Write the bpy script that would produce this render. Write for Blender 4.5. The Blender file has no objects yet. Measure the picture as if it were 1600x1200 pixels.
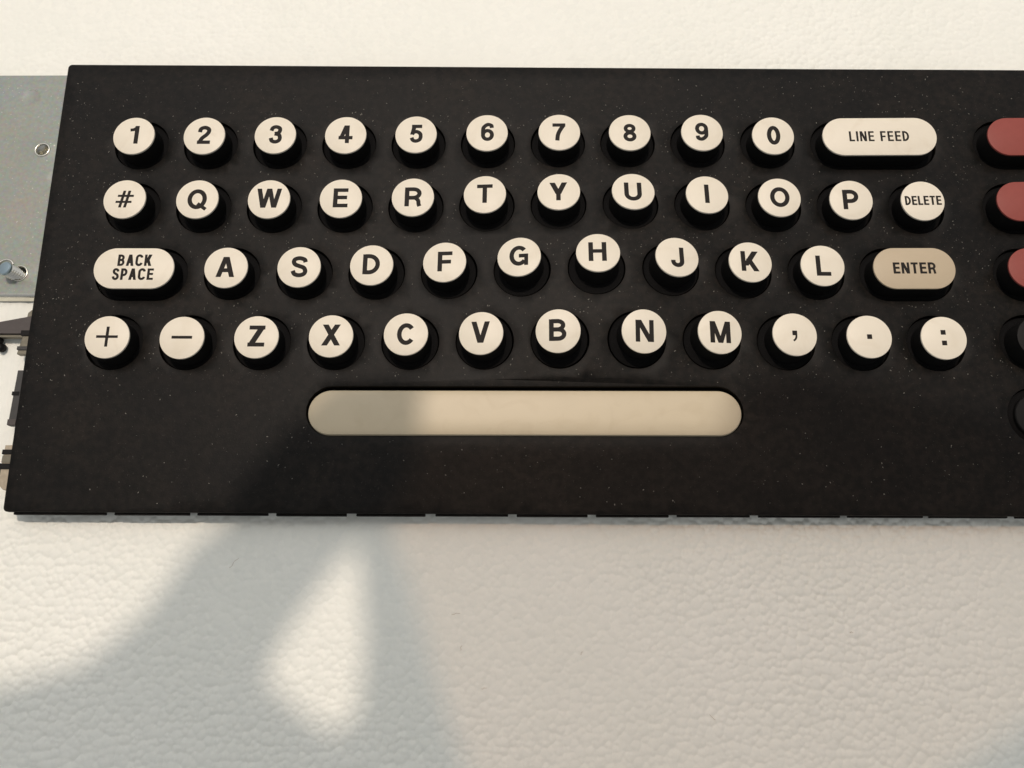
import bpy, bmesh, math, random
import numpy as np
from mathutils import Vector, Matrix, geometry, noise

S = 0.001                      # everything below is written in millimetres
scene = bpy.context.scene
C = scene.collection
rng = random.Random(11)
nrng = np.random.default_rng(5)

# ------------------------------------------------------------------ camera
cam_d = bpy.data.cameras.new('camera')
cam = bpy.data.objects.new('camera', cam_d); C.objects.link(cam)
r = Vector((0.99993394, 0.00471091, -0.01048419)); u = Vector((-0.0016708, 0.96203478, 0.27292178))
w = r.cross(u).normalized()
cam.matrix_world = Matrix(((r.x, u.x, w.x, -0.287*S), (r.y, u.y, w.y, -96.156*S), (r.z, u.z, w.z, 206.6*S), (0, 0, 0, 1)))
cam_d.sensor_width = 36.0; cam_d.lens = 1290.12/1600*36.0
cam_d.clip_start = 0.01; cam_d.clip_end = 100.0
scene.camera = cam

# ------------------------------------------------------------------ light
SUN_EL, SUN_AZ = math.radians(72), math.radians(-10)          # azimuth from +Y, clockwise positive
to_sun = Vector((math.cos(SUN_EL)*math.sin(SUN_AZ), math.cos(SUN_EL)*math.cos(SUN_AZ), math.sin(SUN_EL)))
world = bpy.data.worlds.new('World'); scene.world = world; world.use_nodes = True
wn = world.node_tree.nodes; wl = world.node_tree.links; wn.clear()
sky = wn.new('ShaderNodeTexSky'); sky.sky_type = 'NISHITA'; sky.sun_disc = False
sky.sun_elevation = SUN_EL; sky.sun_rotation = SUN_AZ
sky.air_density = 1.0; sky.dust_density = 4.0; sky.ozone_density = 1.0
hs = wn.new('ShaderNodeHueSaturation'); hs.inputs['Saturation'].default_value = 0.12
bg = wn.new('ShaderNodeBackground'); bg.inputs['Strength'].default_value = 0.15
wo = wn.new('ShaderNodeOutputWorld')
wl.new(sky.outputs[0], hs.inputs['Color']); wl.new(hs.outputs[0], bg.inputs['Color']); wl.new(bg.outputs[0], wo.inputs['Surface'])
sun_d = bpy.data.lights.new('sun', 'SUN'); sun = bpy.data.objects.new('sun', sun_d); C.objects.link(sun)
sun_d.energy = 2.1; sun_d.angle = math.radians(0.68); sun_d.color = (1.0, 0.84, 0.71)
sun.rotation_euler = to_sun.to_track_quat('Z', 'Y').to_euler(); sun.location = to_sun*2
scene.view_settings.view_transform = 'Standard'; scene.view_settings.look = 'None'
scene.view_settings.gamma = 1.0; scene.view_settings.exposure = -0.49
scene.view_settings.use_curve_mapping = False

# ------------------------------------------------------------------ helpers
def mat(name, col, rough=0.5, metal=0.0, spec=0.5, noise=0.0, nscale=300.0, bump=0.0, bscale=2000.0, extra=None):
    m = bpy.data.materials.new(name); m.use_nodes = True
    n, l = m.node_tree.nodes, m.node_tree.links
    b = n['Principled BSDF']
    b.inputs['Base Color'].default_value = (*col, 1); b.inputs['Roughness'].default_value = rough
    b.inputs['Metallic'].default_value = metal; b.inputs['Specular IOR Level'].default_value = spec
    tc = n.new('ShaderNodeTexCoord')
    if noise:
        t = n.new('ShaderNodeTexNoise'); t.inputs['Scale'].default_value = nscale; t.inputs['Detail'].default_value = 5
        l.new(tc.outputs['Object'], t.inputs['Vector'])
        mx = n.new('ShaderNodeMix'); mx.data_type = 'RGBA'
        mx.inputs[6].default_value = (*[c*(1-noise) for c in col], 1); mx.inputs[7].default_value = (*[min(1, c*(1+noise)) for c in col], 1)
        l.new(t.outputs['Fac'], mx.inputs[0]); l.new(mx.outputs[2], b.inputs['Base Color'])
    if bump:
        t = n.new('ShaderNodeTexNoise'); t.inputs['Scale'].default_value = bscale; t.inputs['Detail'].default_value = 3
        l.new(tc.outputs['Object'], t.inputs['Vector'])
        bp = n.new('ShaderNodeBump'); bp.inputs['Strength'].default_value = bump; bp.inputs['Distance'].default_value = 0.0001
        l.new(t.outputs['Fac'], bp.inputs['Height']); l.new(bp.outputs[0], b.inputs['Normal'])
    if extra: extra(m, n, l, b, tc)
    return m

def grime(m, n, l, b, tc):
    src = b.inputs['Base Color'].links[0].from_socket
    oi = n.new('ShaderNodeObjectInfo'); ad = n.new('ShaderNodeVectorMath'); ad.operation = 'ADD'
    l.new(tc.outputs['Object'], ad.inputs[0]); l.new(oi.outputs['Random'], ad.inputs[1])
    t = n.new('ShaderNodeTexNoise'); t.inputs['Scale'].default_value = 130; t.inputs['Detail'].default_value = 7; t.inputs['Distortion'].default_value = 1.2
    l.new(ad.outputs[0], t.inputs['Vector'])
    rr = n.new('ShaderNodeValToRGB'); rr.color_ramp.elements[0].position = 0.52; rr.color_ramp.elements[1].position = 0.78
    rr.color_ramp.elements[0].color = (1, 1, 1, 1); rr.color_ramp.elements[1].color = (0.93, 0.915, 0.89, 1)
    l.new(t.outputs['Fac'], rr.inputs['Fac'])
    mx = n.new('ShaderNodeMix'); mx.data_type = 'RGBA'; mx.blend_type = 'MULTIPLY'; mx.inputs[0].default_value = 1.0
    l.new(src, mx.inputs[6]); l.new(rr.outputs['Color'], mx.inputs[7]); l.new(mx.outputs[2], b.inputs['Base Color'])

def panel_extra(m, n, l, b, tc):
    # worn, faintly dusty black moulded plastic: broad mottling, fine grain, pale dust grains
    t1 = n.new('ShaderNodeTexNoise'); t1.inputs['Scale'].default_value = 55; t1.inputs['Detail'].default_value = 8; t1.inputs['Roughness'].default_value = 0.65
    l.new(tc.outputs['Object'], t1.inputs['Vector'])
    r1 = n.new('ShaderNodeValToRGB'); r1.color_ramp.elements[0].position = 0.35; r1.color_ramp.elements[1].position = 0.7
    r1.color_ramp.elements[0].color = (0.0034, 0.0032, 0.0029, 1); r1.color_ramp.elements[1].color = (0.0098, 0.0083, 0.0067, 1)
    l.new(t1.outputs['Fac'], r1.inputs['Fac'])
    t4 = n.new('ShaderNodeTexNoise'); t4.inputs['Scale'].default_value = 620; t4.inputs['Detail'].default_value = 4
    l.new(tc.outputs['Object'], t4.inputs['Vector'])
    r4 = n.new('ShaderNodeValToRGB'); r4.color_ramp.elements[0].position = 0.38; r4.color_ramp.elements[1].position = 0.62
    r4.color_ramp.elements[0].color = (0.62, 0.66, 0.60, 1); r4.color_ramp.elements[1].color = (1.45, 1.32, 1.25, 1)
    l.new(t4.outputs['Fac'], r4.inputs['Fac'])
    mm = n.new('ShaderNodeMix'); mm.data_type = 'RGBA'; mm.blend_type = 'MULTIPLY'; mm.inputs[0].default_value = 1.0
    l.new(r1.outputs['Color'], mm.inputs[6]); l.new(r4.outputs['Color'], mm.inputs[7])
    t2 = n.new('ShaderNodeTexNoise'); t2.inputs['Scale'].default_value = 1900; t2.inputs['Detail'].default_value = 2
    l.new(tc.outputs['Object'], t2.inputs['Vector'])
    r2 = n.new('ShaderNodeValToRGB'); r2.color_ramp.elements[0].position = 0.66; r2.color_ramp.elements[1].position = 0.80
    r2.color_ramp.elements[0].color = (0, 0, 0, 1); r2.color_ramp.elements[1].color = (0.4, 0.4, 0.4, 1)
    l.new(t2.outputs['Fac'], r2.inputs['Fac'])
    mx = n.new('ShaderNodeMix'); mx.data_type = 'RGBA'; mx.inputs[7].default_value = (0.07, 0.06, 0.05, 1)
    l.new(r2.outputs['Color'], mx.inputs[0]); l.new(mm.outputs[2], mx.inputs[6]); l.new(mx.outputs[2], b.inputs['Base Color'])
    mr = n.new('ShaderNodeMapRange'); mr.inputs['To Min'].default_value = 0.42; mr.inputs['To Max'].default_value = 0.56
    l.new(t1.outputs['Fac'], mr.inputs['Value']); l.new(mr.outputs[0], b.inputs['Roughness'])
    t3 = n.new('ShaderNodeTexNoise'); t3.inputs['Scale'].default_value = 2600; t3.inputs['Detail'].default_value = 2
    l.new(tc.outputs['Object'], t3.inputs['Vector'])
    bp = n.new('ShaderNodeBump'); bp.inputs['Strength'].default_value = 0.35; bp.inputs['Distance'].default_value = 0.00006
    l.new(t3.outputs['Fac'], bp.inputs['Height']); l.new(bp.outputs[0], b.inputs['Normal'])

def foam_extra(m, n, l, b, tc):
    t1 = n.new('ShaderNodeTexNoise'); t1.inputs['Scale'].default_value = 25; t1.inputs['Detail'].default_value = 5
    l.new(tc.outputs['Object'], t1.inputs['Vector'])
    r1 = n.new('ShaderNodeValToRGB'); r1.color_ramp.elements[0].position = 0.3; r1.color_ramp.elements[1].position = 0.7
    r1.color_ramp.elements[0].color = (0.850, 0.855, 0.775, 1); r1.color_ramp.elements[1].color = (0.880, 0.880, 0.805, 1)
    l.new(t1.outputs['Fac'], r1.inputs['Fac']); l.new(r1.outputs['Color'], b.inputs['Base Color'])
    vo = n.new('ShaderNodeTexVoronoi'); vo.inputs['Scale'].default_value = 560; vo.feature = 'F1'
    l.new(tc.outputs['Object'], vo.inputs['Vector'])
    hv = n.new('ShaderNodeMix'); hv.data_type = 'RGBA'; hv.blend_type = 'MULTIPLY'; hv.inputs[0].default_value = 1.0
    rv = n.new('ShaderNodeValToRGB'); rv.color_ramp.elements[0].color = (0.955, 0.96, 0.965, 1); rv.color_ramp.elements[1].color = (1, 1, 1, 1)
    l.new(vo.outputs['Color'], rv.inputs['Fac']); l.new(r1.outputs['Color'], hv.inputs[6]); l.new(rv.outputs['Color'], hv.inputs[7]); l.new(hv.outputs[2], b.inputs['Base Color'])
    t3 = n.new('ShaderNodeTexNoise'); t3.inputs['Scale'].default_value = 2500; t3.inputs['Detail'].default_value = 3
    l.new(tc.outputs['Object'], t3.inputs['Vector'])
    bp = n.new('ShaderNodeBump'); bp.inputs['Strength'].default_value = 0.3; bp.inputs['Distance'].default_value = 0.00008
    l.new(t3.outputs['Fac'], bp.inputs['Height']); l.new(bp.outputs[0], b.inputs['Normal'])

def zinc_extra(m, n, l, b, tc):
    t1 = n.new('ShaderNodeTexNoise'); t1.inputs['Scale'].default_value = 45; t1.inputs['Detail'].default_value = 6
    l.new(tc.outputs['Object'], t1.inputs['Vector'])
    r1 = n.new('ShaderNodeValToRGB'); e = r1.color_ramp.elements
    e[0].position = 0.32; e[0].color = (0.315, 0.35, 0.335, 1); e[1].position = 0.68; e[1].color = (0.35, 0.34, 0.30, 1)
    k = e.new(0.5); k.color = (0.325, 0.35, 0.31, 1)
    l.new(t1.outputs['Fac'], r1.inputs['Fac'])
    t2 = n.new('ShaderNodeTexNoise'); t2.inputs['Scale'].default_value = 1100; t2.inputs['Detail'].default_value = 4
    l.new(tc.outputs['Object'], t2.inputs['Vector'])
    mx = n.new('ShaderNodeMix'); mx.data_type = 'RGBA'; mx.blend_type = 'MULTIPLY'; mx.inputs[0].default_value = 0.45
    l.new(r1.outputs['Color'], mx.inputs[6]); l.new(t2.outputs['Color'], mx.inputs[7])
    t5 = n.new('ShaderNodeTexNoise'); t5.inputs['Scale'].default_value = 1500; t5.inputs['Detail'].default_value = 1
    l.new(tc.outputs['Object'], t5.inputs['Vector'])
    r5 = n.new('ShaderNodeValToRGB'); r5.color_ramp.elements[0].position = 0.70; r5.color_ramp.elements[1].position = 0.82
    r5.color_ramp.elements[0].color = (0, 0, 0, 1); r5.color_ramp.elements[1].color = (0.8, 0.8, 0.8, 1)
    l.new(t5.outputs['Fac'], r5.inputs['Fac'])
    m5 = n.new('ShaderNodeMix'); m5.data_type = 'RGBA'; m5.inputs[7].default_value = (0.62, 0.62, 0.54, 1)
    l.new(r5.outputs['Color'], m5.inputs[0]); l.new(mx.outputs[2], m5.inputs[6]); l.new(m5.outputs[2], b.inputs['Base Color'])
    bp = n.new('ShaderNodeBump'); bp.inputs['Strength'].default_value = 0.25; bp.inputs['Distance'].default_value = 0.00005
    l.new(t2.outputs['Fac'], bp.inputs['Height']); l.new(bp.outputs[0], b.inputs['Normal'])

M = {
 'foam': mat('white_polystyrene', (0.87, 0.87, 0.85), 0.5, spec=0.35, extra=foam_extra),
 'panel': mat('black_moulded_plastic', (0.015, 0.014, 0.012), 0.5, spec=0.125, extra=panel_extra),
 'stem': mat('black_key_plastic', (0.008, 0.0075, 0.007), 0.55, spec=0.16, bump=0.2, bscale=3000),
 'skirt': mat('dark_key_skirt_plastic', (0.0048, 0.0046, 0.0046), 0.65, spec=0.05, noise=0.3, nscale=1500, bump=0.3, bscale=3000),
 'white': mat('cream_key_plastic', (0.785, 0.72, 0.59), 0.45, spec=0.35, noise=0.035, nscale=220, bump=0.06, extra=grime),
 'tan': mat('tan_key_plastic', (0.50, 0.41, 0.285), 0.5, spec=0.35, noise=0.04, nscale=250, bump=0.06),
 'bar': mat('beige_space_bar_plastic', (0.56, 0.475, 0.33), 0.42, spec=0.35, noise=0.04, nscale=120, bump=0.1, bscale=2500, extra=grime),
 'red': mat('brick_red_key_plastic', (0.27, 0.065, 0.052), 0.5, spec=0.2, noise=0.08, nscale=500, bump=0.15),
 'ink': mat('dark_legend_ink', (0.016, 0.013, 0.011), 0.6, spec=0.15),
 'zinc': mat('zinc_plated_steel', (0.45, 0.47, 0.45), 0.5, metal=0.45, extra=zinc_extra),
 'bright': mat('bright_zinc_steel', (0.72, 0.70, 0.62), 0.25, metal=1.0, noise=0.1, nscale=900),
 'blue': mat('blue_passivated_zinc', (0.42, 0.52, 0.56), 0.3, metal=1.0, noise=0.15, nscale=700),
 'brown': mat('brown_plastic_lever', (0.058, 0.047, 0.043), 0.55, noise=0.25, nscale=600, bump=0.2),
 'olive': mat('worn_olive_metal', (0.17, 0.155, 0.115), 0.45, metal=0.35, noise=0.35, nscale=700),
 'darkclip': mat('dark_grey_clip', (0.030, 0.029, 0.027), 0.5, noise=0.4, nscale=700),
 'pale': mat('pale_worn_brass', (0.40, 0.34, 0.25), 0.4, metal=0.3, noise=0.35, nscale=900),
 'dust': mat('dust_grain', (0.22, 0.21, 0.18), 0.9, spec=0.1),
 'fibre': mat('brown_fibre', (0.42, 0.34, 0.26), 0.9, spec=0.1),
}

def link(name, me, m=None, parent=None, smooth=False, loc=None):
    o = bpy.data.objects.new(name, me); C.objects.link(o)
    if m is not None and not me.materials: me.materials.append(M[m])
    if parent is not None: o.parent = parent
    if loc is not None: o.location = Vector(loc)*S
    if smooth:
        me.shade_smooth() if hasattr(me, 'shade_smooth') else None
    return o

def mesh(name, verts, faces):
    me = bpy.data.meshes.new(name)
    me.from_pydata([(a*S, b*S, c*S) for a, b, c in verts], [], faces); me.update()
    return me

def stadium(half, rad, n=24):
    """outline of a round-ended key, counter-clockwise; half = half the straight length"""
    pts = []
    for k in range(n+1):
        a = -math.pi/2 + math.pi*k/n; pts.append((half+rad*math.cos(a), rad*math.sin(a)))
    for k in range(n+1):
        a = math.pi/2 + math.pi*k/n; pts.append((-half+rad*math.cos(a), rad*math.sin(a)))
    if half < 1e-6: pts = [(rad*math.cos(2*math.pi*k/(2*n)), rad*math.sin(2*math.pi*k/(2*n))) for k in range(2*n)]
    return pts

def loft(name, half, prof, n=24, cap_top=True, cap_bot=True):
    """stack of stadium rings (radius, z) with caps; flat shading where wanted via auto normals"""
    vs, fs = [], []
    rings = []
    for rad, z in prof:
        p = stadium(half, rad, n); rings.append(len(vs)); vs += [(x, y, z) for x, y in p]
    L = len(p)
    for i in range(len(prof)-1):
        a, b = rings[i], rings[i+1]
        for k in range(L):
            k2 = (k+1) % L; fs.append((a+k, a+k2, b+k2, b+k))
    if cap_top: fs.append(tuple(range(rings[-1], rings[-1]+L)))
    if cap_bot: fs.append(tuple(reversed(range(rings[0], rings[0]+L))))
    me = mesh(name, vs, fs)
    smooth_by_angle(me, 35)
    return me

def smooth_by_angle(me, deg):
    bm = bmesh.new(); bm.from_mesh(me)
    for f in bm.faces: f.smooth = True
    lim = math.radians(deg)
    for e in bm.edges:
        if len(e.link_faces) == 2 and e.calc_face_angle(0) > lim: e.smooth = False
    bm.to_mesh(me); bm.free()

# ---- glyphs: each is a list of polygons in a box with cap height 1
def poly_stroke(pts, t, closed=False):
    P = [Vector(p) for p in pts]; n = len(P); L, R = [], []
    for i in range(n):
        if closed: a, b = P[i-1], P[(i+1) % n]; d1 = (P[i]-a).normalized(); d2 = (b-P[i]).normalized()
        else:
            d1 = (P[i]-P[i-1]).normalized() if i else (P[1]-P[0]).normalized()
            d2 = (P[i+1]-P[i]).normalized() if i < n-1 else d1
        n1 = Vector((-d1.y, d1.x)); n2 = Vector((-d2.y, d2.x)); m = (n1+n2)
        m = m.normalized() if m.length > 1e-6 else n1
        k = t/2/max(0.35, m.dot(n1)); L.append(P[i]+m*k); R.append(P[i]-m*k)
    return [[tuple(R[i]), tuple(R[(i+1) % n]), tuple(L[(i+1) % n]), tuple(L[i])] for i in range(n if closed else n-1)]
def arc(cx, cy, rx, ry, a0, a1, n=14):
    return [(cx+rx*math.cos(math.radians(a0+(a1-a0)*k/n)), cy+ry*math.sin(math.radians(a0+(a1-a0)*k/n))) for k in range(n+1)]
def spline(pts, n=7):
    P = [Vector(p) for p in pts]; P = [P[0]*2-P[1]] + P + [P[-1]*2-P[-2]]; out = []
    for i in range(1, len(P)-2):
        for k in range(n):
            t = k/n; a, b, c, d = P[i-1:i+3]
            out.append(tuple(0.5*((2*b)+(c-a)*t+(2*a-5*b+4*c-d)*t*t+(3*b-a-3*c+d)*t**3)))
    out.append(tuple(P[-2])); return out
def rect(x0, y0, x1, y1): return [[(x0, y0), (x1, y0), (x1, y1), (x0, y1)]]
def diag(xb, xt, y0, y1, hw): return [[(xb-hw/2, y0), (xb+hw/2, y0), (xt+hw/2, y1), (xt-hw/2, y1)]]
def glyph(ch, t=0.185, wd=1.0):
    """returns (polygons, width). wd squeezes the letter for condensed text"""
    h = t*0.9; W = lambda x: x*wd; s = t/2; g = []
    if ch in 'DPBR':
        w_ = W(dict(D=.80, P=.74, B=.78, R=.80)[ch])
    if ch == 'A':
        w_ = W(.86); hw = t*1.1
        g = diag(hw/2, w_/2-.02*wd, 0, 1, hw)+diag(w_-hw/2, w_/2+.02*wd, 0, 1, hw)+rect(w_*.24, .24, w_*.76, .24+h)
    elif ch == 'B':
        r1, r2 = (1-h)*.25, (1-h)*.25; xr = w_-s
        g = rect(0, 0, t, 1)
        ym = .5+h*.12
        ry2 = (ym-h/2)/2; ry1 = (1-h/2-ym)/2
        rx = min(.26*max(wd, .8), w_*.42)
        g += poly_stroke([(s, h/2), (xr-rx, h/2)]+arc(xr-rx, h/2+ry2, rx, ry2, -90, 90)[1:]+[(s, ym)], h*1.04)
        g += poly_stroke([(s, ym), (xr-rx-.03*wd, ym)]+arc(xr-rx-.03*wd, ym+ry1, rx*.95, ry1, -90, 90)[1:]+[(s, 1-h/2)], h*1.04)
    elif ch == 'C':
        w_ = W(.84); rx, ry = w_/2-s, .5-h/2+.012
        if wd < .8: g = poly_stroke(arc(w_/2, .70, rx, .30-h/2+.01, 8, 180)+arc(w_/2, .30, rx, .30-h/2+.01, 180, 352), t*.97)
        else: g = poly_stroke(arc(w_/2, .5, rx, ry, 38, 322, 26), t*.97)
    elif ch == 'D':
        rx = min(.40, w_*.56)
        g = rect(0, 0, t, 1)+poly_stroke([(s, h/2), (w_-s-rx, h/2)]+arc(w_-s-rx, .5, rx, .5-h/2, -90, 90, 20)[1:]+[(s, 1-h/2)], h*1.08)
    elif ch == 'E':
        w_ = W(.70) ; g = rect(0, 0, t, 1)+rect(t*.5, 0, w_, h)+rect(t*.5, 1-h, w_, 1)+rect(t*.5, .5-h*.4, w_*.94, .5+h*.6)
    elif ch == 'F':
        w_ = W(.68); g = rect(0, 0, t, 1)+rect(t*.5, 1-h, w_, 1)+rect(t*.5, .46-h*.4, w_*.92, .46+h*.6)
    elif ch == 'G':
        w_ = W(.88); rx, ry = w_/2-s, .5-h/2+.012
        g = poly_stroke(arc(w_/2, .5, rx, ry, 42, 322, 26), t*.97)+rect(w_/2, .40, w_-.01, .40+h)+rect(w_-t*.9, 0, w_-.01, .42)
    elif ch == 'H':
        w_ = W(.82); g = rect(0, 0, t, 1)+rect(w_-t, 0, w_, 1)+rect(t*.5, .53-h*.5, w_-t*.5, .53+h*.5)
    elif ch == 'I': w_ = t; g = rect(0, 0, t, 1)
    elif ch == 'J':
        w_ = W(.62); rx = w_/2-s
        g = poly_stroke([(w_-s, 1), (w_-s, .28)]+arc(w_/2, .28, rx, .28-h/2+.012, 0, -180, 16)[1:]+[(s, .34)], t*.98)
    elif ch == 'K':
        w_ = W(.84); g = rect(0, 0, t, 1)+diag(t*.9, w_-t*.75, .27, 1, t*1.35)+diag(w_-t*.65, w_*.42, 0, .62, t*1.2)
    elif ch == 'L': w_ = W(.66); g = rect(0, 0, t, 1)+rect(t*.5, 0, w_, h)
    elif ch == 'M':
        w_ = W(.94); g = rect(0, 0, t, 1)+rect(w_-t, 0, w_, 1)+diag(w_/2, t*.62, 0, 1, t*1.02)+diag(w_/2, w_-t*.62, 0, 1, t*1.02)
    elif ch == 'N':
        w_ = W(.82); g = rect(0, 0, t*.95, 1)+rect(w_-t*.95, 0, w_, 1)+diag(w_-t*.62, t*.62, 0, 1, t*1.18)
    elif ch in 'OQ':
        w_ = W(.92); rx, ry = w_/2-s, .5-h/2+.014
        g = poly_stroke(arc(w_/2, .5, rx, ry, 0, 360, 36)[:-1], t*.98, True)
        if ch == 'Q': g += poly_stroke([(w_*.54, .27), (w_*.99, -.03)], t*.8)
    elif ch in 'PR':
        rx = w_*.36; y0 = .42 if ch == 'P' else .45; ry = (1-h/2-y0)/2
        g = rect(0, 0, t, 1)+poly_stroke([(s, y0), (w_-s-rx, y0)]+arc(w_-s-rx, y0+ry, rx, ry, -90, 90)[1:]+[(s, 1-h/2)], h*1.06)
        if ch == 'R': g += poly_stroke([(w_*.50, .46)]+spline([(w_*.66, .43), (w_-t*.75, .30), (w_-t*.62, .12), (w_-t*.42, 0)]), t*.92)
    elif ch == 'S':
        w_ = W(.78); a, b = s, w_-s; m = w_/2
        g = poly_stroke(spline([(b-.01, .72), (b-.06*wd, .85), (m, .925), (a+.07*wd, .87), (a+.015, .74), (a+.09*wd, .61), (m, .53), (b-.08*wd, .445), (b, .28), (b-.07*wd, .135), (m, .075), (a+.07*wd, .14), (a-.01, .30)], 6), t*.95)
    elif ch == 'T': w_ = W(.74); g = rect(0, 1-h, w_, 1)+rect(w_/2-t/2, 0, w_/2+t/2, 1-h*.5)
    elif ch == 'U':
        w_ = W(.82); rx = w_/2-s
        g = poly_stroke([(s, 1), (s, .36)]+arc(w_/2, .36, rx, .36-h/2+.012, 180, 360, 18)[1:]+[(w_-s, 1)], t)
    elif ch == 'V': w_ = W(.84); hw = t*1.1; g = diag(w_/2-.015, hw/2, 0, 1, hw)+diag(w_/2+.015, w_-hw/2, 0, 1, hw)
    elif ch == 'W':
        w_ = W(1.18); hw = t*1.03; q = w_*.275
        g = diag(q, hw/2, 0, 1, hw)+diag(q+.015, w_/2-.01, 0, 1, hw)+diag(w_-q-.015, w_/2+.01, 0, 1, hw)+diag(w_-q, w_-hw/2, 0, 1, hw)
    elif ch == 'X': w_ = W(.86); hw = t*1.25; g = diag(hw/2, w_-hw/2-.02, 0, 1, hw)+diag(w_-hw/2, hw/2+.02, 0, 1, hw)
    elif ch == 'Y':
        w_ = W(.84); hw = t*1.22; g = rect(w_/2-t/2, 0, w_/2+t/2, .42)+diag(w_/2, hw/2, .36, 1, hw)+diag(w_/2, w_-hw/2, .36, 1, hw)
    elif ch == 'Z': w_ = W(.76); g = rect(0, 0, w_, h)+rect(.03, 1-h, w_-.01, 1)+diag(t*.72, w_-t*.78, h*.5, 1-h*.5, t*1.35)
    elif ch == '0':
        w_ = .66; g = poly_stroke(arc(w_/2, .5, w_/2-s, .5-h/2+.012, 0, 360, 36)[:-1], t, True)
    elif ch == '1': w_ = .44; g = rect(w_-t, 0, w_, 1)+poly_stroke(spline([(w_-s, .93), (w_-t*1.2, .80), (0, .765)]), t*.78)
    elif ch == '2':
        w_ = .66; g = poly_stroke(spline([(s, .66), (s+.04, .84), (w_*.5, .92), (w_-s-.03, .84), (w_-s, .69), (w_-s-.10, .52), (w_*.38, .33), (s+.05, .16), (s+.02, .07)]), t*.98)+rect(.01, 0, w_, h)
    elif ch == '3':
        w_ = .66; g = poly_stroke(spline([(s, .70), (s+.06, .86), (w_*.5, .92), (w_-s-.05, .85), (w_-s-.02, .72), (w_-s-.09, .58), (w_*.42, .535)]), t*.95)
        g += poly_stroke(spline([(w_*.42, .53), (w_-s-.06, .47), (w_-s, .28), (w_-s-.07, .13), (w_*.48, .075), (s+.05, .14), (s, .30)]), t*.95)
    elif ch == '4': w_ = .70; g = rect(w_-t*1.75, 0, w_-t*.80, 1)+rect(0, .21, w_, .21+h)+diag(t*.55, w_-t*1.5, .25, 1, t*1.05)
    elif ch == '5':
        w_ = .66; g = rect(.10, 1-h, w_-.05, 1)+diag(t*.62, .10+t*.62, .44, 1-h*.4, t)
        g += poly_stroke(spline([(t*.55, .46), (w_*.30, .57), (w_*.55, .60), (w_-s-.04, .50), (w_-s, .33), (w_-s-.06, .15), (w_*.48, .075), (s+.06, .13), (s, .27)]), t*.92)
    elif ch in '69':
        w_ = .66; g = poly_stroke(arc(w_/2, .33, w_/2-s, .33-h/2+.012, 0, 360, 28)[:-1], t*.93, True)
        g += poly_stroke(spline([(s+.005, .33), (s, .52), (s+.03, .76), (w_*.5, .922), (w_-s-.04, .87), (w_-s-.01, .73)]), t*.93)
        if ch == '9': g = [[(w_-x, 1-y) for x, y in p] for p in g]
    elif ch == '7': w_ = .64; g = rect(0, 1-h, w_, 1)+poly_stroke(spline([(w_-s*.8, .90), (w_*.60, .62), (w_*.42, .34), (w_*.36, 0)]), t*.98)
    elif ch == '8':
        w_ = .66; g = poly_stroke(arc(w_/2, .285, w_/2-s, .285-h/2+.012, 0, 360, 28)[:-1], t*.93, True)
        g += poly_stroke(arc(w_/2, .74, w_/2-s-.025, .26-h/2+.012, 0, 360, 28)[:-1], t*.90, True)
    elif ch == '#':
        w_ = .92; k = .15
        g = diag(.25, .42, 0, 1, k)+diag(.52, .69, 0, 1, k)+rect(.0, .27, .86, .27+.125)+rect(.08, .63, .94, .63+.125)
    elif ch == '+': w_ = 1.02; g = rect(0, .5-.065, w_, .5+.065)+rect(w_/2-.07, 0, w_/2+.07, 1)
    elif ch == '-': w_ = .97; g = rect(0, .5-.07, w_, .5+.07)
    elif ch == '.': w_ = .22; g = rect(0, .39, w_, .61)
    elif ch == ':': w_ = .22; g = rect(0, .66, w_, .88)+rect(0, .16, w_, .38)
    elif ch == ',': w_ = .22; g = rect(0, .46, w_, .68)+poly_stroke(spline([(w_-.05, .56), (w_-.05, .40), (w_-.10, .28), (w_-.19, .20)]), .085)
    elif ch == ' ': w_ = W(.36)
    return g, w_
def text_polys(txt, size, t, wd, gap, cx, cy):
    """lays a line of letters out centred on cx, cy (mm); returns one list of polygons per letter"""
    x = 0; out = []
    for ch in txt:
        g, w_ = glyph(ch, t, wd)
        if g: out.append([[(x+a, b-.5) for a, b in p] for p in g])
        x += w_+gap
    tot = x-gap
    return [[[(cx+(a-tot/2)*size, cy+b*size) for a, b in p] for p in g] for g in out]
def union_mesh(name, polys, z0, z1):
    """unions overlapping polygons and gives them a printed-ink thickness"""
    vs, fs = [], []
    for p in polys:
        a = sum(p[i-1][0]*p[i][1]-p[i][0]*p[i-1][1] for i in range(len(p)))
        if a < 0: p = list(reversed(p))
        fs.append(list(range(len(vs), len(vs)+len(p)))); vs += [Vector(q) for q in p]
    ov, oe, of, _, _, src = geometry.delaunay_2d_cdt(vs, [], fs, 1, 1e-4)
    keep = [f for f, s_ in zip(of, src) if len(s_)]
    bm = bmesh.new(); bv = [bm.verts.new((v.x*S, v.y*S, z1*S)) for v in ov]
    for f in keep:
        try: bm.faces.new([bv[i] for i in f])
        except ValueError: pass
    bmesh.ops.recalc_face_normals(bm, faces=bm.faces)
    for f in bm.faces:
        if f.normal.z < 0: f.normal_flip()
    edges = [e for e in bm.edges if e.is_boundary]
    ret = bmesh.ops.extrude_edge_only(bm, edges=edges)
    for v in ret['geom']:
        if isinstance(v, bmesh.types.BMVert): v.co.z = z0*S
    bmesh.ops.delete(bm, geom=[v for v in bm.verts if not v.link_faces], context='VERTS')
    me = bpy.data.meshes.new(name); bm.to_mesh(me); bm.free(); return me

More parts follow.
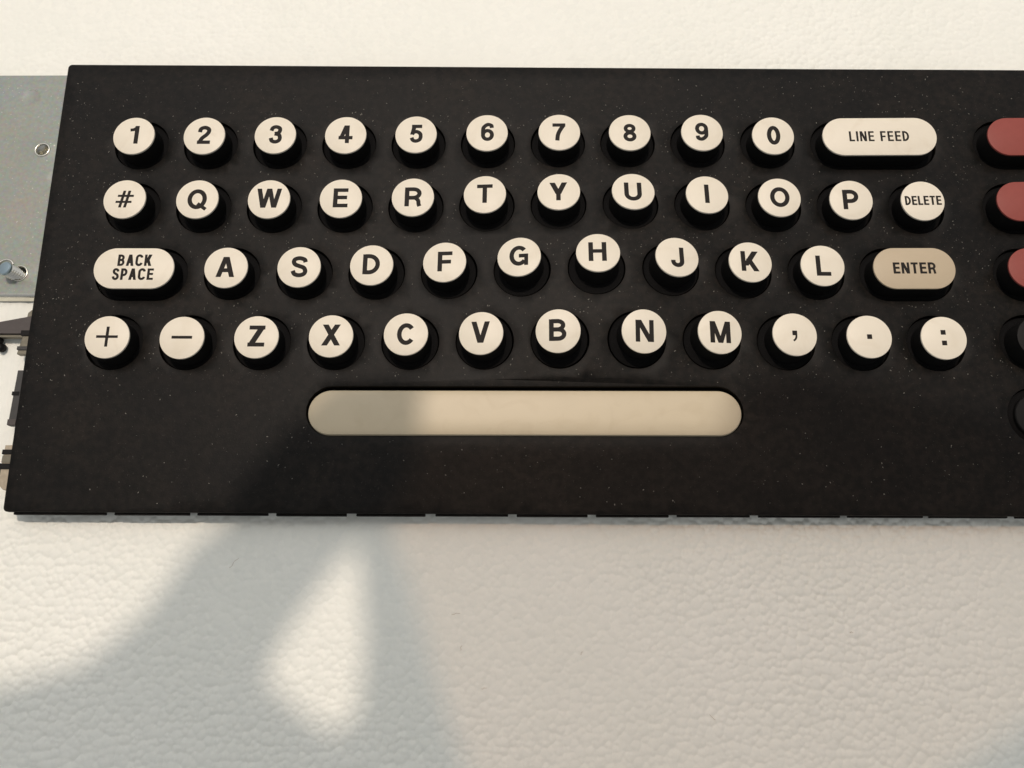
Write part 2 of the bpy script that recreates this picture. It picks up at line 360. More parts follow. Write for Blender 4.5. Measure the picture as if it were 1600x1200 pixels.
# ------------------------------------------------------------------ the foam surface
def foam_height(X, Y):
    cell = 1.62
    rs = np.random.default_rng(3); N = 560
    jx = rs.random((N, N))*.9+.05; jy = rs.random((N, N))*.9+.05; jh = rs.random((N, N)); jr = rs.random((N, N))
    gx, gy = X/cell+N/2, Y/cell+N/2
    ix, iy = np.floor(gx).astype(int), np.floor(gy).astype(int)
    d1 = np.full(X.shape, 9.0); d2 = np.full(X.shape, 9.0); hh = np.zeros(X.shape)
    for a in (-2, -1, 0, 1, 2):
        for b in (-2, -1, 0, 1, 2):
            cx, cy = np.clip(ix+a, 0, N-1), np.clip(iy+b, 0, N-1)
            d = np.hypot(cx+jx[cx, cy]-gx, cy+jy[cx, cy]-gy)-.42*jr[cx, cy]**2
            near = d < d1
            d2 = np.where(near, d1, np.minimum(d2, d)); hh = np.where(near, jh[cx, cy], hh); d1 = np.where(near, d, d1)
    d = np.clip(d1+.25, 0, 1.1)
    bead = .30-.80*d*d+(hh-.5)*.20-.05*(1-np.clip((d2-d1)/.35, 0, 1))**2
    low = .35*np.sin(X/17+1.3*np.sin(Y/23))*np.cos(Y/19+.7)+.25*np.sin(X/41-Y/33)+.10*np.sin(X/7.3+Y/9.1+2*np.sin(Y/13))
    patch = .5+.5*np.sin(X/29+.9*np.sin(Y/21)+2.0)*np.cos(Y/24+.4)
    amp = (.36+.42*patch)*(1-.5*np.exp(-((X-18)/42)**2-((Y+102)/26)**2))*(1-.62*np.clip((Y-20)/40, 0, 1))*(1-.35*np.clip((-X+10-(Y+60)*.4)/60, 0, 1)*np.clip((Y+118)/25, 0, 1))     # the beads show less where the sheet was pressed smooth
    return amp*bead+low*.22+1.25
def grid_axis(lo, hi, step, far):
    inner = list(np.arange(lo, hi+step, step)); out = []
    k = step; x = lo
    while x > -far: k *= 1.35; x -= k; out.append(x)
    left = out[::-1]; out = []; k = step; x = inner[-1]
    while x < far: k *= 1.35; x += k; out.append(x)
    return np.array(left+inner+out)
xs = grid_axis(-162, 154, .25, 4000); 
ysl = grid_axis(-136, 88, .25, 4000)
band = (ysl > -66) & (ysl < 46)                       # under the panel a coarser mesh is enough
keep = np.array([not (b and (i % 6)) for i, b in enumerate(band)]); ysl = ysl[keep]
GX, GY = np.meshgrid(xs, ysl, indexing='ij'); GZ = foam_height(GX, GY)
nx, ny = GX.shape
co = np.stack([GX, GY, GZ], -1).reshape(-1, 3)*S
idx = np.arange(nx*ny).reshape(nx, ny)
quads = np.stack([idx[:-1, :-1], idx[1:, :-1], idx[1:, 1:], idx[:-1, 1:]], -1).reshape(-1, 4)
me = bpy.data.meshes.new('foam_surface')
me.vertices.add(len(co)); me.vertices.foreach_set('co', co.ravel().astype(np.float32))
me.loops.add(quads.size); me.loops.foreach_set('vertex_index', quads.ravel().astype(np.int32))
me.polygons.add(len(quads)); me.polygons.foreach_set('loop_start', (np.arange(len(quads))*4).astype(np.int32))
me.polygons.foreach_set('use_smooth', np.ones(len(quads), dtype=bool))
me.update(calc_edges=True); me.validate()
foam = link('ground', me, 'foam'); foam['kind'] = 'structure'; foam['label'] = 'white expanded polystyrene sheet with a pebbled bead surface'

# ------------------------------------------------------------------ unseen sheets added overhead, cut to throw the shade on keyboard and foam
def slide(p, z=0.0):
    t = (760.0-z)/to_sun.z; return (p[0]+to_sun.x*t, p[1]+to_sun.y*t)
left = [(-420, -150), (-132.6, -114.1), (-123.7, -112.6), (-104.6, -107.5), (-90.8, -95.7), (-81.6, -80.4), (-73.2, -74.0), (-65.0, -62.3), (-57.9, -52.6), (-52.6, -47.9), (-46.7, -41.9), (-24.8, -39.9)]
mid = [(-24.8, -56.5), (-27.1, -64.5), (-32.6, -77.1), (-27.5, -86.4), (-20.5, -108.5), (-10.0, -137.3)]
tri = [(-40.5, -78.7), (-37.4, -101.3), (-38.3, -118.5), (-43.3, -122.0), (-50.3, -118.6), (-60.8, -110.2), (-55.5, -98.5), (-47.5, -87.0)]
sheer = [(-24.8, -56.5), (48.9, -56.4), (50.3, -48.3), (57.1, -41.6), (70.1, -39.1), (93.4, -44.9), (138.4, -57.7), (160.0, -97.0), (132.0, -110.0), (104.0, -126.0), (75.0, -145.0)] + mid[::-1][:-1]
right = [(138.4, -57.7), (420, -75), (420, -420), (-420, -420), (-420, -150)]
def sheet(name, outer, holes, z, m, parent):
    ps = [[slide(p) for p in outer]]+[[slide(p) for p in h] for h in holes]
    loops = [[Vector((*p, 0)) for p in l_] for l_ in ps]
    tris = geometry.tessellate_polygon(loops); flat = [v for l_ in loops for v in l_]
    n = len(flat); vs = [(v.x, v.y, z) for v in flat]+[(v.x, v.y, z+1.2) for v in flat]
    fs = [tuple(t) for t in tris]+[tuple(i+n for i in reversed(t)) for t in tris]
    k = 0
    for l_ in loops:
        L = len(l_)
        for i in range(L): fs.append((k+i, k+(i+1) % L, k+(i+1) % L+n, k+i+n))
        k += L
    me = mesh(name, vs, fs)
    bm = bmesh.new(); bm.from_mesh(me); bmesh.ops.recalc_face_normals(bm, faces=bm.faces); bm.to_mesh(me); bm.free()
    return link(name, me, m, parent)
M['added_shade'] = mat('grey_added_shade', (0.35, 0.34, 0.32), 0.9, spec=0.1, noise=0.1, nscale=200)
ms = bpy.data.materials.new('sheer_added_shade'); ms.use_nodes = True  # added see-through sheet, lets part of the sun through with a warm tint
n_, l_ = ms.node_tree.nodes, ms.node_tree.links; n_.clear()
tr = n_.new('ShaderNodeBsdfTransparent'); tl = n_.new('ShaderNodeBsdfTranslucent'); mxs = n_.new('ShaderNodeMixShader'); om = n_.new('ShaderNodeOutputMaterial')
tr.inputs[0].default_value = (1, .82, .66, 1); tl.inputs[0].default_value = (.5, .48, .44, 1); mxs.inputs[0].default_value = 0.45
l_.new(tr.outputs[0], mxs.inputs[1]); l_.new(tl.outputs[0], mxs.inputs[2]); l_.new(mxs.outputs[0], om.inputs['Surface'])
M['sheer'] = ms
shade_root = bpy.data.objects.new('added_shade', None); C.objects.link(shade_root); shade_root['kind'] = 'structure'
shade_root['label'] = 'unseen sheets added overhead to shade the lower part of the keyboard'
outer = left+mid+[(75.0, -145.0), (104.0, -126.0), (132.0, -110.0), (160.0, -97.0)]+right
sheet('shade_sheet', outer, [tri], 760, 'added_shade', shade_root)
sheet('sheer_shade_sheet', sheer, [], 758, 'sheer', shade_root)

# ------------------------------------------------------------------ the keyboard
kb = bpy.data.objects.new('keyboard', None); C.objects.link(kb)
kb['label'] = 'old terminal keyboard with black panel and round cream keys, lying on white foam'
kb['category'] = 'keyboard'
PZ, FZ, PT = 7.0, 11.8, 1.1          # panel top, key face height, panel thickness
P = 19.05
# key: name, face centre x, y, half straight length, legend
KEYS = []
for row, y, names, x0 in ((0, 28.58, '1234567890', -104.775), (1, 9.53, '#QWERTYUIOP', -104.775), (2, -9.53, 'ASDFGHJKL', -76.2), (3, -28.58, '+-ZXCVBNM,.:', -104.775)):
    for i, ch in enumerate(names): KEYS.append([ch, x0+i*P, y])
FACE = {'1': (-104.9, 28.51), '2': (-85.83, 28.48), '3': (-66.65, 28.63), '4': (-47.66, 28.6), '5': (-28.71, 28.74), '6': (-9.62, 29.14), '7': (9.77, 29.19), '8': (28.6, 29.03), '9': (47.93, 29.09), '0': (66.83, 28.15),
 '#': (-104.88, 9.55), 'Q': (-85.67, 9.53), 'W': (-66.74, 9.52), 'E': (-47.79, 9.68), 'R': (-28.86, 10.0), 'T': (-9.95, 10.62), 'Y': (9.37, 10.94), 'U': (28.76, 10.92), 'I': (48.07, 10.35), 'O': (66.97, 9.78), 'P': (85.56, 9.08),
 'A': (-76.12, -9.97), 'S': (-57.36, -9.79), 'D': (-38.73, -9.28), 'F': (-20.0, -8.63), 'G': (-0.94, -7.68), 'H': (19.04, -7.11), 'J': (39.07, -8.0), 'K': (57.89, -8.76), 'L': (76.33, -9.47),
 '+': (-104.19, -28.82), '-': (-85.32, -28.97), 'Z': (-66.61, -28.78), 'X': (-47.92, -28.51), 'C': (-29.18, -28.02), 'V': (-10.36, -27.97), 'B': (8.75, -27.82), 'N': (29.93, -27.98), 'M': (48.86, -27.79), ',': (67.59, -28.04), '.': (86.04, -28.54), ':': (104.39, -28.84)}
WORD = {'#': 'hash sign', '+': 'plus sign', '-': 'minus sign', ',': 'comma', '.': 'full stop', ':': 'colon'}
# (hole x, hole y, face x, face y, half, legend lines, material, label, face z)
ALL = []
for ch, x, y in KEYS:
    fx, fy = FACE[ch]
    hx, hy = x*.85+fx*.15, y*.85+fy*.15
    ALL.append((hx, hy, fx, fy, 0.0, ch, 'white', 'round cream key marked with %s' % WORD.get(ch, ch), None))
ALL += [
 (104.6, 9.2, 104.1, 8.85, 0.0, 'DELETE', 'white', 'round cream key marked DELETE', FZ),
 (95.3, 28.2, 95.13, 27.92, P/2, 'LINE FEED', 'white', 'long cream key marked LINE FEED', FZ),
 (-100.0, -9.8, -99.86, -10.15, P/4, 'BACK|SPACE', 'white', 'wide cream key marked BACK SPACE', FZ),
 (99.6, -9.8, 99.52, -10.13, P/4, 'ENTER', 'tan', 'wide tan key marked ENTER', FZ),
 (134.6, 28.2, 134.2, 27.87, P/4, None, 'red', 'topmost blank brick red key at the right', FZ),
 (134.4, 9.1, 133.75, 8.78, P/4, None, 'red', 'middle blank brick red key at the right', FZ),
 (134.2, -9.9, 133.73, -10.1, P/4, None, 'red', 'lowest blank brick red key at the right', FZ),
 (132.9, -28.4, 132.85, -28.8, P/4, None, 'stem', 'blank black key below the red keys', FZ),
 (132.0, -47.6, 132.0, -47.6, P/4, None, 'stem', 'low blank black key at the lower right', PZ+.3),
]
HR = 7.5
# panel: outline with rounded corners, one hole for each key, gentle unevenness
def rounded(pts, rads, n=7):
    out = []
    m = len(pts)
    for i in range(m):
        p = Vector(pts[i]); a = (Vector(pts[i-1])-p).normalized(); b = (Vector(pts[(i+1) % m])-p).normalized(); r_ = rads[i]
        ang = a.angle(b); d = r_/math.tan(ang/2); c = p+(a+b).normalized()*(r_/math.sin(ang/2))
        p0, p1 = p+a*d, p+b*d; v0, v1 = p0-c, p1-c
        for k in range(n+1):
            t = k/n; v = v0.slerp(v1, t) if v0.length > 1e-6 else v0; out.append(tuple(c+v))
    return out
outline = rounded([(-129.1, 54.6), (-126.4, -72.3), (172, -72.6), (172, 51.6)], [1.1, 1.5, 1.5, 1.1])
# densify the long edges
dn = []
for i in range(len(outline)):
    a, b = Vector(outline[i]), Vector(outline[(i+1) % len(outline)]); k = max(1, int((b-a).length/5))
    dn += [tuple(a.lerp(b, j/k)) for j in range(k)]
outline = dn
holes = [([(hx+x, hy+y) for x, y in stadium(half, HR, 20)]) for hx, hy, fx, fy, half, *_ in ALL]
SBX, SBY, SBH = 0.41, -47.1, 2.5*P+.45
SB_SLOT = [(SBX+x, SBY+.5+y) for x, y in stadium(SBH, 6.45, 20)]
holes.append(SB_SLOT)
def panel_z(x, y):
    bow = 3.1*math.exp(-((x-22)/29)**2-((y+18)/(31 if y > -18 else 22))**2)      # the middle of the panel is warped upwards
    return PZ+bow+.05*math.sin(x/33+.4)*math.cos(y/21)+.025*math.sin(x/11)*math.sin(y/9)-.15*max(0, (-y-55)/17)**2
def in_hole(x, y):
    for hx, hy, fx, fy, half, *_ in ALL:
        if math.hypot(max(abs(x-hx)-half, 0), y-hy) < HR+.8: return True
    return math.hypot(max(abs(x-SBX)-SBH, 0), y-SBY-.5) < 6.45+.8
pts = [Vector(p) for p in outline]; faces_in = [list(range(len(outline)))]; edges_in = []
for h_ in holes:
    b0 = len(pts); pts += [Vector(p) for p in h_]; L = len(h_)
    edges_in += [(b0+i, b0+(i+1) % L) for i in range(L)]
def left_edge(y): return -129.1+(54.6-y)*(2.7/126.9)
for gx in np.arange(-128, 172, 3.0):
    for gy in np.arange(-71, 54, 3.0):
        x, y = gx+rng.uniform(-.5, .5), gy+rng.uniform(-.5, .5)
        if x > left_edge(y)+1.2 and y < 51 and x < 170.5 and y > -71.2 and not in_hole(x, y): pts.append(Vector((x, y)))
ov, oe, of, _, _, src = geometry.delaunay_2d_cdt(pts, edges_in, faces_in, 1, 1e-4)
def really_in_hole(x, y):
    for hx, hy, fx, fy, half, *_ in ALL:
        if math.hypot(max(abs(x-hx)-half, 0), y-hy) < HR-.06: return True
    return math.hypot(max(abs(x-SBX)-SBH, 0), y-SBY-.5) < 6.45-.06
bm = bmesh.new(); bv = [bm.verts.new((v.x*S, v.y*S, panel_z(v.x, v.y)*S)) for v in ov]
for f in of:
    c = sum((ov[i] for i in f), Vector((0, 0)))/len(f)
    if not really_in_hole(c.x, c.y): bm.faces.new([bv[i] for i in f])
bmesh.ops.delete(bm, geom=[v for v in bm.verts if not v.link_faces], context='VERTS')
for f in bm.faces:
    f.normal_update()
    if f.normal.z < 0: f.normal_flip()
    f.smooth = True
# chamfer then wall: two extrusions of every border
def drop(edges, dz, grow):
    ret = bmesh.ops.extrude_edge_only(bm, edges=edges)
    nv = [g for g in ret['geom'] if isinstance(g, bmesh.types.BMVert)]; ne = [g for g in ret['geom'] if isinstance(g, bmesh.types.BMEdge)]
    for v in nv:
        d = Vector((0, 0, 0))
        x, y = v.co.x/S, v.co.y/S
        best = None
        for hx, hy, fx, fy, half, *_ in ALL+[(SBX, SBY+.5, 0, 0, SBH)]:
            qx = min(max(x, hx-half), hx+half); q = math.hypot(x-qx, y-hy)
            if q < HR+.6: best = (qx, hy)
        if best: d = Vector((best[0]-x, best[1]-y, 0)).normalized()
        else:
            if y > 48: d.y = 1
            if y < -71.2: d.y = -1
            if x < left_edge(y)+1: d.x = -1
            if x > 170.6: d.x = 1
            if d.length: d.normalize()
        v.co += d*grow*S; v.co.z -= dz*S
    return [e for e in ne if e.is_boundary]
b_e = [e for e in bm.edges if e.is_boundary]
b_e = drop(b_e, .02, .05); b_e = drop(b_e, .06, .03); b_e = drop(b_e, PT-.08, 0)
bmesh.ops.recalc_face_normals(bm, faces=bm.faces)
if sum(f.normal.z for f in bm.faces) < 0: bmesh.ops.reverse_faces(bm, faces=bm.faces)
me = bpy.data.meshes.new('panel'); bm.to_mesh(me); bm.free(); smooth_by_angle(me, 40)
link('panel', me, 'panel', kb)

# black under-tray: seen as the bottom of the gaps, and its moulded lip showing along the front edge
def box(name, x0, x1, y0, y1, z0, z1, m, parent, bev=.12, rotz=0, label=None):
    cx, cy = (x0+x1)/2, (y0+y1)/2
    bm = bmesh.new(); bmesh.ops.create_cube(bm, size=1)
    for v in bm.verts: v.co = Vector((v.co.x*(x1-x0), v.co.y*(y1-y0), v.co.z*(z1-z0)+(z0+z1)/2))*S
    if bev: bmesh.ops.bevel(bm, geom=list(bm.edges), offset=bev*S, segments=2, affect='EDGES', profile=.6)
    me = bpy.data.meshes.new(name); bm.to_mesh(me); bm.free()
    o = link(name, me, m, parent, loc=(cx, cy, 0)); o.rotation_euler.z = rotz
    if label: o['label'] = label
    return o
box('under_tray', -123.5, 170, -70.2, 49.5, 2.1, 3.4, 'skirt', kb)
x = -125.2; lips = []
for x1 in (-100.2, -80.2, -60.9, -41.5, -22.3, -2.6, 17.0, 36.4, 56.2, 77.4, 97.2, 117.4, 137.0, 160):
    box('front_lip', x+rng.uniform(.7, 1.3), x1-rng.uniform(.7, 1.3), -72.52+rng.uniform(-.06, .06), -71.2, 4.7, 5.72, 'panel', kb, .2); x = x1

# ---- keys
def slope_tilt(x, y):
    gx, gy = (panel_z(x+3, y)-panel_z(x-3, y))/6, (panel_z(x, y+3)-panel_z(x, y-3))/6; g = math.hypot(gx, gy)
    return Matrix.Rotation(math.atan(g), 4, Vector((gy, -gx, 0)).normalized()) if g > 1e-5 else Matrix.Identity(4)
def make_key(hx, hy, fx, fy, half, legend, m, label, fz, tag=True):
    key = bpy.data.objects.new('key', None); C.objects.link(key); key.parent = kb
    pz = panel_z(hx, hy); key.location = Vector((hx, hy, pz))*S
    if label: key['label'] = label
    if fz is None: fz = pz+4.8
    dx, dy = fx-hx, fy-hy; hgt = fz-pz
    # the key leans with the worn plunger; most of the lean is in the body
    tx, ty = -(panel_z(hx+4, hy)-panel_z(hx-4, hy))/8*1.2+dx*.22/6.0, -(panel_z(hx, hy+4)-panel_z(hx, hy-4))/8*1.2+dy*.22/6.0
    tilt = Matrix.Rotation(math.atan(math.hypot(tx, ty)), 4, Vector((-ty, tx, 0)).normalized()) if math.hypot(tx, ty) > 1e-4 else Matrix.Identity(4)
    low = fz < 10
    kind = (round(half, 2), m, low)
    if kind not in MESH:
        body = loft('stem', half, [(5.75, -3.4), (5.68, -.2), (5.60, hgt-1.0) if not low else (5.6, -.1), (5.56, -.75+4.8 if not low else 0.0), (5.50, -.55+4.8 if not low else .1)] if not low else [(5.75, -3.4), (5.6, 0), (5.4, .25)])
        face = None
        if not low: face = loft('cap', half, [(5.50, -.55), (5.56, -.48), (5.56, -.10), (5.53, -.03), (5.46, 0.0)], 28)
        sk = loft('skirt', half, [(7.22, -4.2), (7.22, -1.15), (7.1, -1.02), (6.1, -.98), (5.9, -.9)])
        MESH[kind] = (body, face, sk)
    body, face, sk = MESH[kind]
    s_ = link('skirt', sk, 'skirt', key)
    s_.matrix_local = Matrix.Translation(Vector((max(-.25, min(.25, dx*.3)), max(-.25, min(.25, dy*.3)), 0))*S)@slope_tilt(hx, hy)
    if low:
        link('stem', body, 'stem', key); return key
    top = Vector((dx, dy, hgt))*S
    b = link('stem', body, 'stem', key)
    b.matrix_local = Matrix.Translation(top)@tilt@Matrix.Translation(Vector((0, 0, -4.8))*S)
    c = link('cap', face, m, key); c.matrix_local = Matrix.Translation(top)@tilt
    if legend:
        if legend == 'LINE FEED': lines = [(legend, 3.0, .178, .72, .15, -.15, .05)]
        elif legend == 'ENTER': lines = [(legend, 3.05, .205, .80, .13, 0, .05)]
        elif legend == 'DELETE': lines = [(legend, 2.6, .195, .72, .10, .1, .1)]
        elif legend == 'BACK|SPACE': lines = [('BACK', 3.15, .205, .73, .125, .05, 2.2), ('SPACE', 3.15, .205, .73, .125, -.05, -1.65)]
        elif legend in '+-': lines = [(legend, 5.3, .18, 1, 0, 0, .1)]
        elif legend == '#': lines = [(legend, 4.9, .18, 1, 0, 0, .0)]
        else: lines = [(legend, 5.55 if not legend.isdigit() else 5.4, .212, 1, .1, rng.uniform(-.15, .15), rng.uniform(-.05, .3))]
        for txt, size, t, wd, gap, ox, oy in lines:
            polys = text_polys(txt, size, t, wd, gap, ox, oy)
            if len(txt) > 1:
                words_ = [sum(polys, [])]
            else: words_ = [sum(polys, [])]
            for wp in words_:
                lm = union_mesh('legend', wp, 0.0, .018)
                lo = link('legend', lm, 'ink', key)
                lo.matrix_local = Matrix.Translation(top)@tilt
                if legend == 'BACK|SPACE': lo['label'] = 'printed word %s' % txt
    return key
MESH = {}
for a in ALL: make_key(*a)

# ---- space bar: crowned bar sitting in its slot just above the panel
def space_bar():
    half = SBH; rows = []
    prof = [(5.75, 3.3), (5.75, 6.9), (5.70, 7.35), (5.52, 7.62), (5.1, 7.78), (4.2, 7.92), (2.6, 8.03), (1.0, 8.07)]
    me = loft('space_bar', half, prof, 24); smooth_by_angle(me, 60)
    o = link('space_bar', me, 'bar', kb, loc=(SBX, SBY, 0)); o['label'] = 'long beige space bar, half in shade'
space_bar()

# ---- zinc mounting plate sticking out at the left
def plate():
    x0, x1, y0, y1, z = -196.0, -112.0, -14.0, 53.2, 4.0
    hole = (-134.0, 28.9, 1.75)
    h2 = (-134.2, -8.3, 1.9)
    out = [(x0, y0), (x1, y0), (x1, y1), (x0, y1)]
    ps = [Vector(p) for p in out]; fi = [[0, 1, 2, 3]]; ei = []
    circ = []
    for hx, hy, hr in (hole, h2):
        b0 = len(ps); ps += [Vector((hx+hr*math.cos(2*math.pi*k/28), hy+hr*math.sin(2*math.pi*k/28))) for k in range(28)]
        ei += [(b0+k, b0+(k+1) % 28) for k in range(28)]
    dim = [(-140.1, 46.2, 2.4), (-128.6, 20.4, 2.7)]
    for dx_, dy_, dr in dim:
        for rr in (dr-.25, dr, dr+.45):
            ps += [Vector((dx_+rr*math.cos(2*math.pi*k/28), dy_+rr*math.sin(2*math.pi*k/28))) for k in range(28)]
    for gx in np.arange(x0+3, x1-1, 4):
        for gy in np.arange(y0+3, y1-1, 4):
            if all(math.hypot(gx-a, gy-b) > c_+1.4 for a, b, c_ in [hole, h2]+dim): ps.append(Vector((gx, gy)))
    ov, oe, of, *_ = geometry.delaunay_2d_cdt(ps, ei, fi, 1, 1e-4)
    def zz(x, y):
        k = z+.03*math.sin(x/5)*math.cos(y/7)
        for a, b, c_ in dim:
            d = math.hypot(x-a, y-b)
            if d < c_+.2: k -= .035 if d < c_-.1 else .0
        for a, b, c_ in (hole, h2):
            d = math.hypot(x-a, y-b)
            if d < c_+.1: k += .25
        return k
    bm = bmesh.new(); bv = [bm.verts.new((v.x*S, v.y*S, zz(v.x, v.y)*S)) for v in ov]
    for f in of:
        c = sum((ov[i] for i in f), Vector((0, 0)))/len(f)
        if all(math.hypot(c.x-a, c.y-b) > c_-.05 for a, b, c_ in (hole, h2)): bm.faces.new([bv[i] for i in f])
    bmesh.ops.delete(bm, geom=[v for v in bm.verts if not v.link_faces], context='VERTS')
    bmesh.ops.recalc_face_normals(bm, faces=bm.faces)
    if sum(f.normal.z for f in bm.faces) < 0: bmesh.ops.reverse_faces(bm, faces=bm.faces)
    be = [e for e in bm.edges if e.is_boundary]
    ret = bmesh.ops.extrude_edge_only(bm, edges=be)
    for g in ret['geom']:
        if isinstance(g, bmesh.types.BMVert): g.co.z -= 1.2*S
    me = bpy.data.meshes.new('mounting_plate'); bm.to_mesh(me); bm.free(); smooth_by_angle(me, 45)
    p = link('mounting_plate', me, 'zinc', kb)
    # pressed rims
    def ring(name, cx, cy, r0, tube, zc, m, parent, a0=0, a1=360, squash=1):
        vs, fs = [], []; n, k = 36, 8
        for i in range(n+1):
            a = math.radians(a0+(a1-a0)*i/n)
            for j in range(k):
                b = 2*math.pi*j/k; rr = r0+tube*math.cos(b); vs.append((cx+rr*math.cos(a), cy+rr*math.sin(a), zc+tube*squash*math.sin(b)))
        for i in range(n):
            for j in range(k): fs.append((i*k+j, (i+1)*k+j, (i+1)*k+(j+1) % k, i*k+(j+1) % k))
        me = mesh(name, vs, fs); smooth_by_angle(me, 60); return link(name, me, m, parent)
    ring('rim', hole[0], hole[1], 1.95, .26, 4.22, 'bright', p)
    ring('rim', h2[0], h2[1], 2.1, .24, 4.2, 'bright', p); ring('rim', -138.3, -6.4, 2.1, .3, 4.1, 'bright', p, 20, 160)
    for a_, b_, c_ in dim: ring('pressed_edge', a_, b_, c_-.05, .10, 4.0, 'bright', p, 55, 115)
    # threaded bush in the upper hole
    vs, fs = [], []; n = 32; K = 14
    for j in range(K+1):
        rr = 1.62+(.13 if j % 2 else -.05)
        for i in range(n):
            a = 2*math.pi*i/n; vs.append((hole[0]+rr*math.cos(a), hole[1]+rr*math.sin(a), 4.1-j*.22+i/n*.22))
    for j in range(K):
        for i in range(n): fs.append((j*n+i, j*n+(i+1) % n, (j+1)*n+(i+1) % n, (j+1)*n+i))
    me = mesh('threaded_bush', vs, fs); smooth_by_angle(me, 70); link('threaded_bush', me, 'bright', p)
    # bent-down lip along the lower edge: rolled bend, short flange
    prof = [(-14.0, 4.0), (-14.35, 3.93), (-14.65, 3.72), (-14.85, 3.4), (-15.0, 3.0), (-15.3, 2.0), (-15.33, 1.8)]
    vs, fs = [], []
    for yy, zz_ in prof: vs += [(-196, yy, zz_), (-112, yy, zz_)]
    for i in range(len(prof)-1): fs.append((2*i+1, 2*i, 2*i+2, 2*i+3))
    me = mesh('folded_lip', vs, fs); smooth_by_angle(me, 60); link('folded_lip', me, 'bright', p)
    # threaded stud with nut collar
    st = bpy.data.objects.new('stud', None); C.objects.link(st); st.parent = kb; st.location = Vector((-135.2, -8.5, 4.0))*S
    st.rotation_euler = (math.radians(-3), math.radians(-14), 0)
    vs, fs = [], []; n = 28; K = 13
    for j in range(K+1):
        rr = 1.72+(.17 if j % 2 else -.19); zj = -1.5+j*.36
        for i in range(n):
            a = 2*math.pi*i/n; vs.append((rr*math.cos(a), rr*math.sin(a), zj+i/n*.26))
    for j in range(K):
        for i in range(n): fs.append((j*n+i, j*n+(i+1) % n, (j+1)*n+(i+1) % n, (j+1)*n+i))
    me = mesh('thread', vs, fs); smooth_by_angle(me, 70); link('thread', me, 'bright', st)
    me = loft('stud_end', 0, [(1.6, 2.9), (1.86, 3.2), (1.9, 3.7), (1.7, 3.95), (1.2, 4.05)], 14); link('stud_end', me, 'blue', st)
plate()

# ---- brown lever and the worn clips at the left edge
def prism(name, pts2, z0, z1, m, parent, label=None, bev=.12):
    bm = bmesh.new(); vs = [bm.verts.new((x*S, y*S, z1*S)) for x, y in pts2]
    f = bm.faces.new(vs)
    if f.normal.z < 0: f.normal_flip()
    ret = bmesh.ops.extrude_face_region(bm, geom=[f])
    for g in ret['geom']:
        if isinstance(g, bmesh.types.BMVert): g.co.z = z0*S
    bmesh.ops.recalc_face_normals(bm, faces=bm.faces)
    if bev: bmesh.ops.bevel(bm, geom=list(bm.edges), offset=bev*S, segments=2, affect='EDGES', profile=.6)
    me = bpy.data.meshes.new(name); bm.to_mesh(me); bm.free()
    o = link(name, me, m, parent)
    if label: o['label'] = label
    return o
lev = prism('lever', [(-150, -24.6), (-137, -22.2), (-128, -20.4), (-128, -25.4), (-150, -25.4)], 3.0, 4.6, 'brown', kb)
prism('lever_edge', [(-137.0, -25.45), (-128.5, -25.45), (-128.5, -26.2), (-136.4, -26.2)], 2.4, 3.9, 'olive', lev, bev=.08)
kn = loft('knob', 0, [(1.0, 1.6), (1.6, 1.9), (1.7, 2.8), (1.3, 4.2), (.5, 4.9)], 12); link('knob', kn, 'stem', lev, loc=(-138.2, -26.6, 0))
kn2 = loft('knob', 0, [(.8, 1.6), (1.15, 1.9), (1.1, 2.8), (.6, 3.4)], 10); link('knob', kn2, 'stem', lev, loc=(-136.6, -28.6, 0))
c1 = prism('side_clip', [(-129.9, -19.6), (-128.6, -18.4), (-126, -18.4), (-126, -31.0), (-131.0, -31.0), (-130.2, -26)], 2.6, 4.4, 'olive', kb, 'worn olive metal clip beside the brown lever')
box('clip_band', -130.6, -127.6, -26.0, -24.6, 2.8, 4.9, 'stem', c1, .1)
box('clip_band', -131.0, -128.4, -29.9, -28.9, 2.8, 4.75, 'darkclip', c1, .1)
c2 = prism('side_clip', [(-130.0, -35.3), (-126, -35.3), (-126, -49.9), (-130.15, -49.9)], 2.6, 4.3, 'darkclip', kb, 'long dark grey clip, the middle one on the left edge')
box('clip_rib', -130.4, -128.6, -42.0, -41.0, 2.8, 4.5, 'stem', c2, .08)
box('clip_foot', -130.3, -128.2, -49.8, -48.3, 2.8, 4.5, 'brown', c2, .1)
c3 = prism('side_clip', [(-129.9, -54.9), (-125, -54.9), (-125, -66.0), (-128.6, -66.2), (-130.0, -64.8), (-130.0, -60)], 2.6, 4.2, 'pale', kb, 'pale worn clip nearest the lower left corner')
box('clip_band', -130.2, -126.6, -57.3, -56.1, 2.8, 4.6, 'stem', c3, .1)
box('clip_band', -130.4, -126.6, -61.0, -59.6, 2.8, 4.6, 'stem', c3, .1)
box('clip_pad', -130.1, -127.6, -59.4, -57.5, 2.9, 4.35, 'olive', c3, .1)
prism('lower_arm', [(-150, -61.6), (-129.5, -60.4), (-129.5, -62.0), (-150, -64.0)], 2.0, 3.3, 'brown', kb)

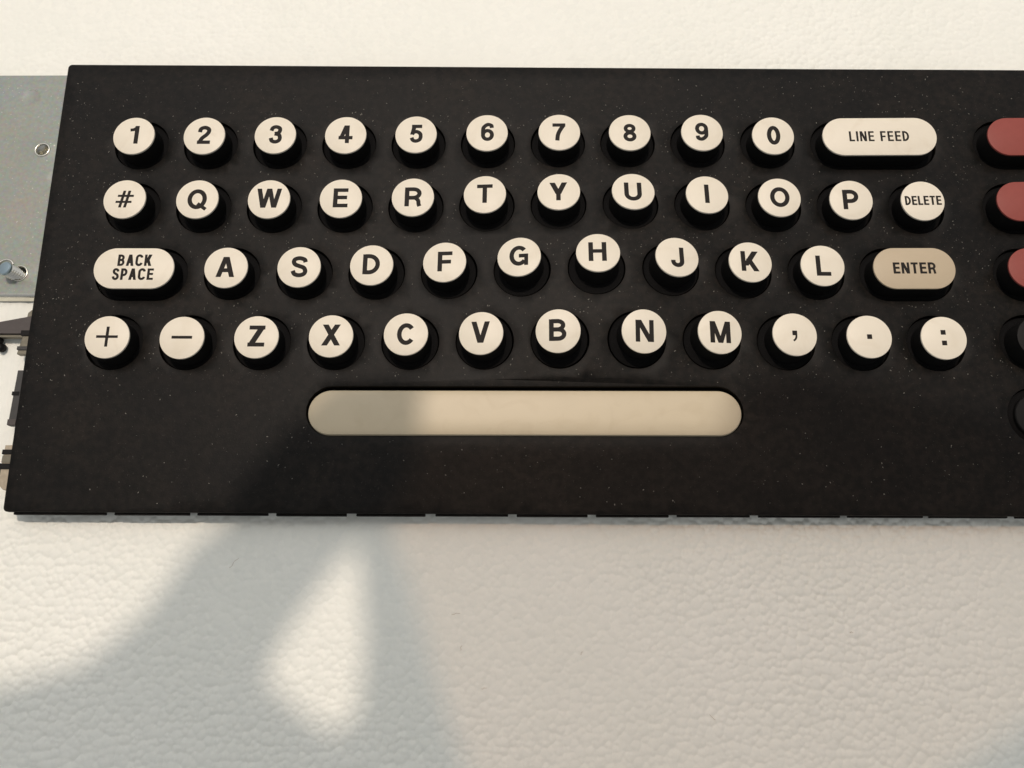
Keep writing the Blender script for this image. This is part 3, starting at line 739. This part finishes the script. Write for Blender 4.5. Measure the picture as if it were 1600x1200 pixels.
# ---- loose dust on the panel and key skirts, a few fibres on the foam
def flecks(name, n, place, smin, smax, m, parent):
    vs, fs = [], []
    for _ in range(n):
        p = place()
        if p is None: continue
        x, y, z = p; s_ = smin+(smax-smin)*rng.random()**3.5; a = rng.random()*6.28; e = rng.uniform(1, 2.2); b = len(vs)
        ca, sa = math.cos(a), math.sin(a)
        for lx, ly, lz in ((-e, -1, 0), (e, -.8, 0), (e*.8, 1, 0), (-e*.9, .8, 0), (0, 0, 1.2)):
            vs.append((x+(lx*ca-ly*sa)*s_/2, y+(lx*sa+ly*ca)*s_/2, z+lz*s_/2))
        fs += [(b, b+1, b+4), (b+1, b+2, b+4), (b+2, b+3, b+4), (b+3, b, b+4)]
    o = link(name, mesh(name, vs, fs), m, parent); o['kind'] = 'stuff'; return o
def on_panel():
    for _ in range(40):
        x, y = rng.uniform(-126, 168), rng.uniform(-70, 50)
        # dust has gathered between the keys more than along the wiped lower edge
        if y < -38 and rng.random() < .72: continue
        if y > 40 and rng.random() < .55: continue
        if noise.noise(Vector((x/13, y/13, 0)))+.6*noise.noise(Vector((x/4, y/4, 5))) < rng.uniform(-.55, .45): continue
        if not in_hole(x, y): return x, y, panel_z(x, y)
flecks('dust', 4200, on_panel, .035, .24, 'dust', kb)
def wire(pts3, rad):
    vs, fs = [], []; n = 5
    for i, p in enumerate(pts3):
        a = Vector(pts3[max(i-1, 0)]); b = Vector(pts3[min(i+1, len(pts3)-1)]); t = (b-a).normalized()
        s1 = t.cross(Vector((0, 0, 1))).normalized(); s2 = s1.cross(t)
        for k in range(n):
            q = Vector(p)+(s1*math.cos(6.283*k/n)+s2*math.sin(6.283*k/n))*rad; vs.append(tuple(q))
    for i in range(len(pts3)-1):
        for k in range(n): fs.append((i*n+k, i*n+(k+1) % n, (i+1)*n+(k+1) % n, (i+1)*n+k))
    return vs, fs
vs, fs = [], []
for cx, cy, ln, an in [(-70.5, -83.5, 3.2, .9), (-16, -95.2, 2.0, .2), (-14.5, -103, 1.3, 1.4), (-9, -112, 1.2, .3), (14, -104, .9, 1.1), (44, -118, 1.6, -.7), (78, -99, .8, .2)]:
    pp = []
    for k in range(7):
        t = k/6-.5; x = cx+math.cos(an)*t*ln+.25*math.sin(k*1.3)*.5; y = cy+math.sin(an)*t*ln+.2*math.cos(k*1.7)*.5
        pp.append((x, y, float(foam_height(np.array([x]), np.array([y]))[0])+.05))
    v2, f2 = wire(pp, .035); b = len(vs); vs += v2; fs += [tuple(i+b for i in f) for f in f2]
o = link('fibres', mesh('fibres', vs, fs), 'fibre'); o['kind'] = 'stuff'; o['label'] = 'a few short brown fibres and crumbs lying on the white foam'
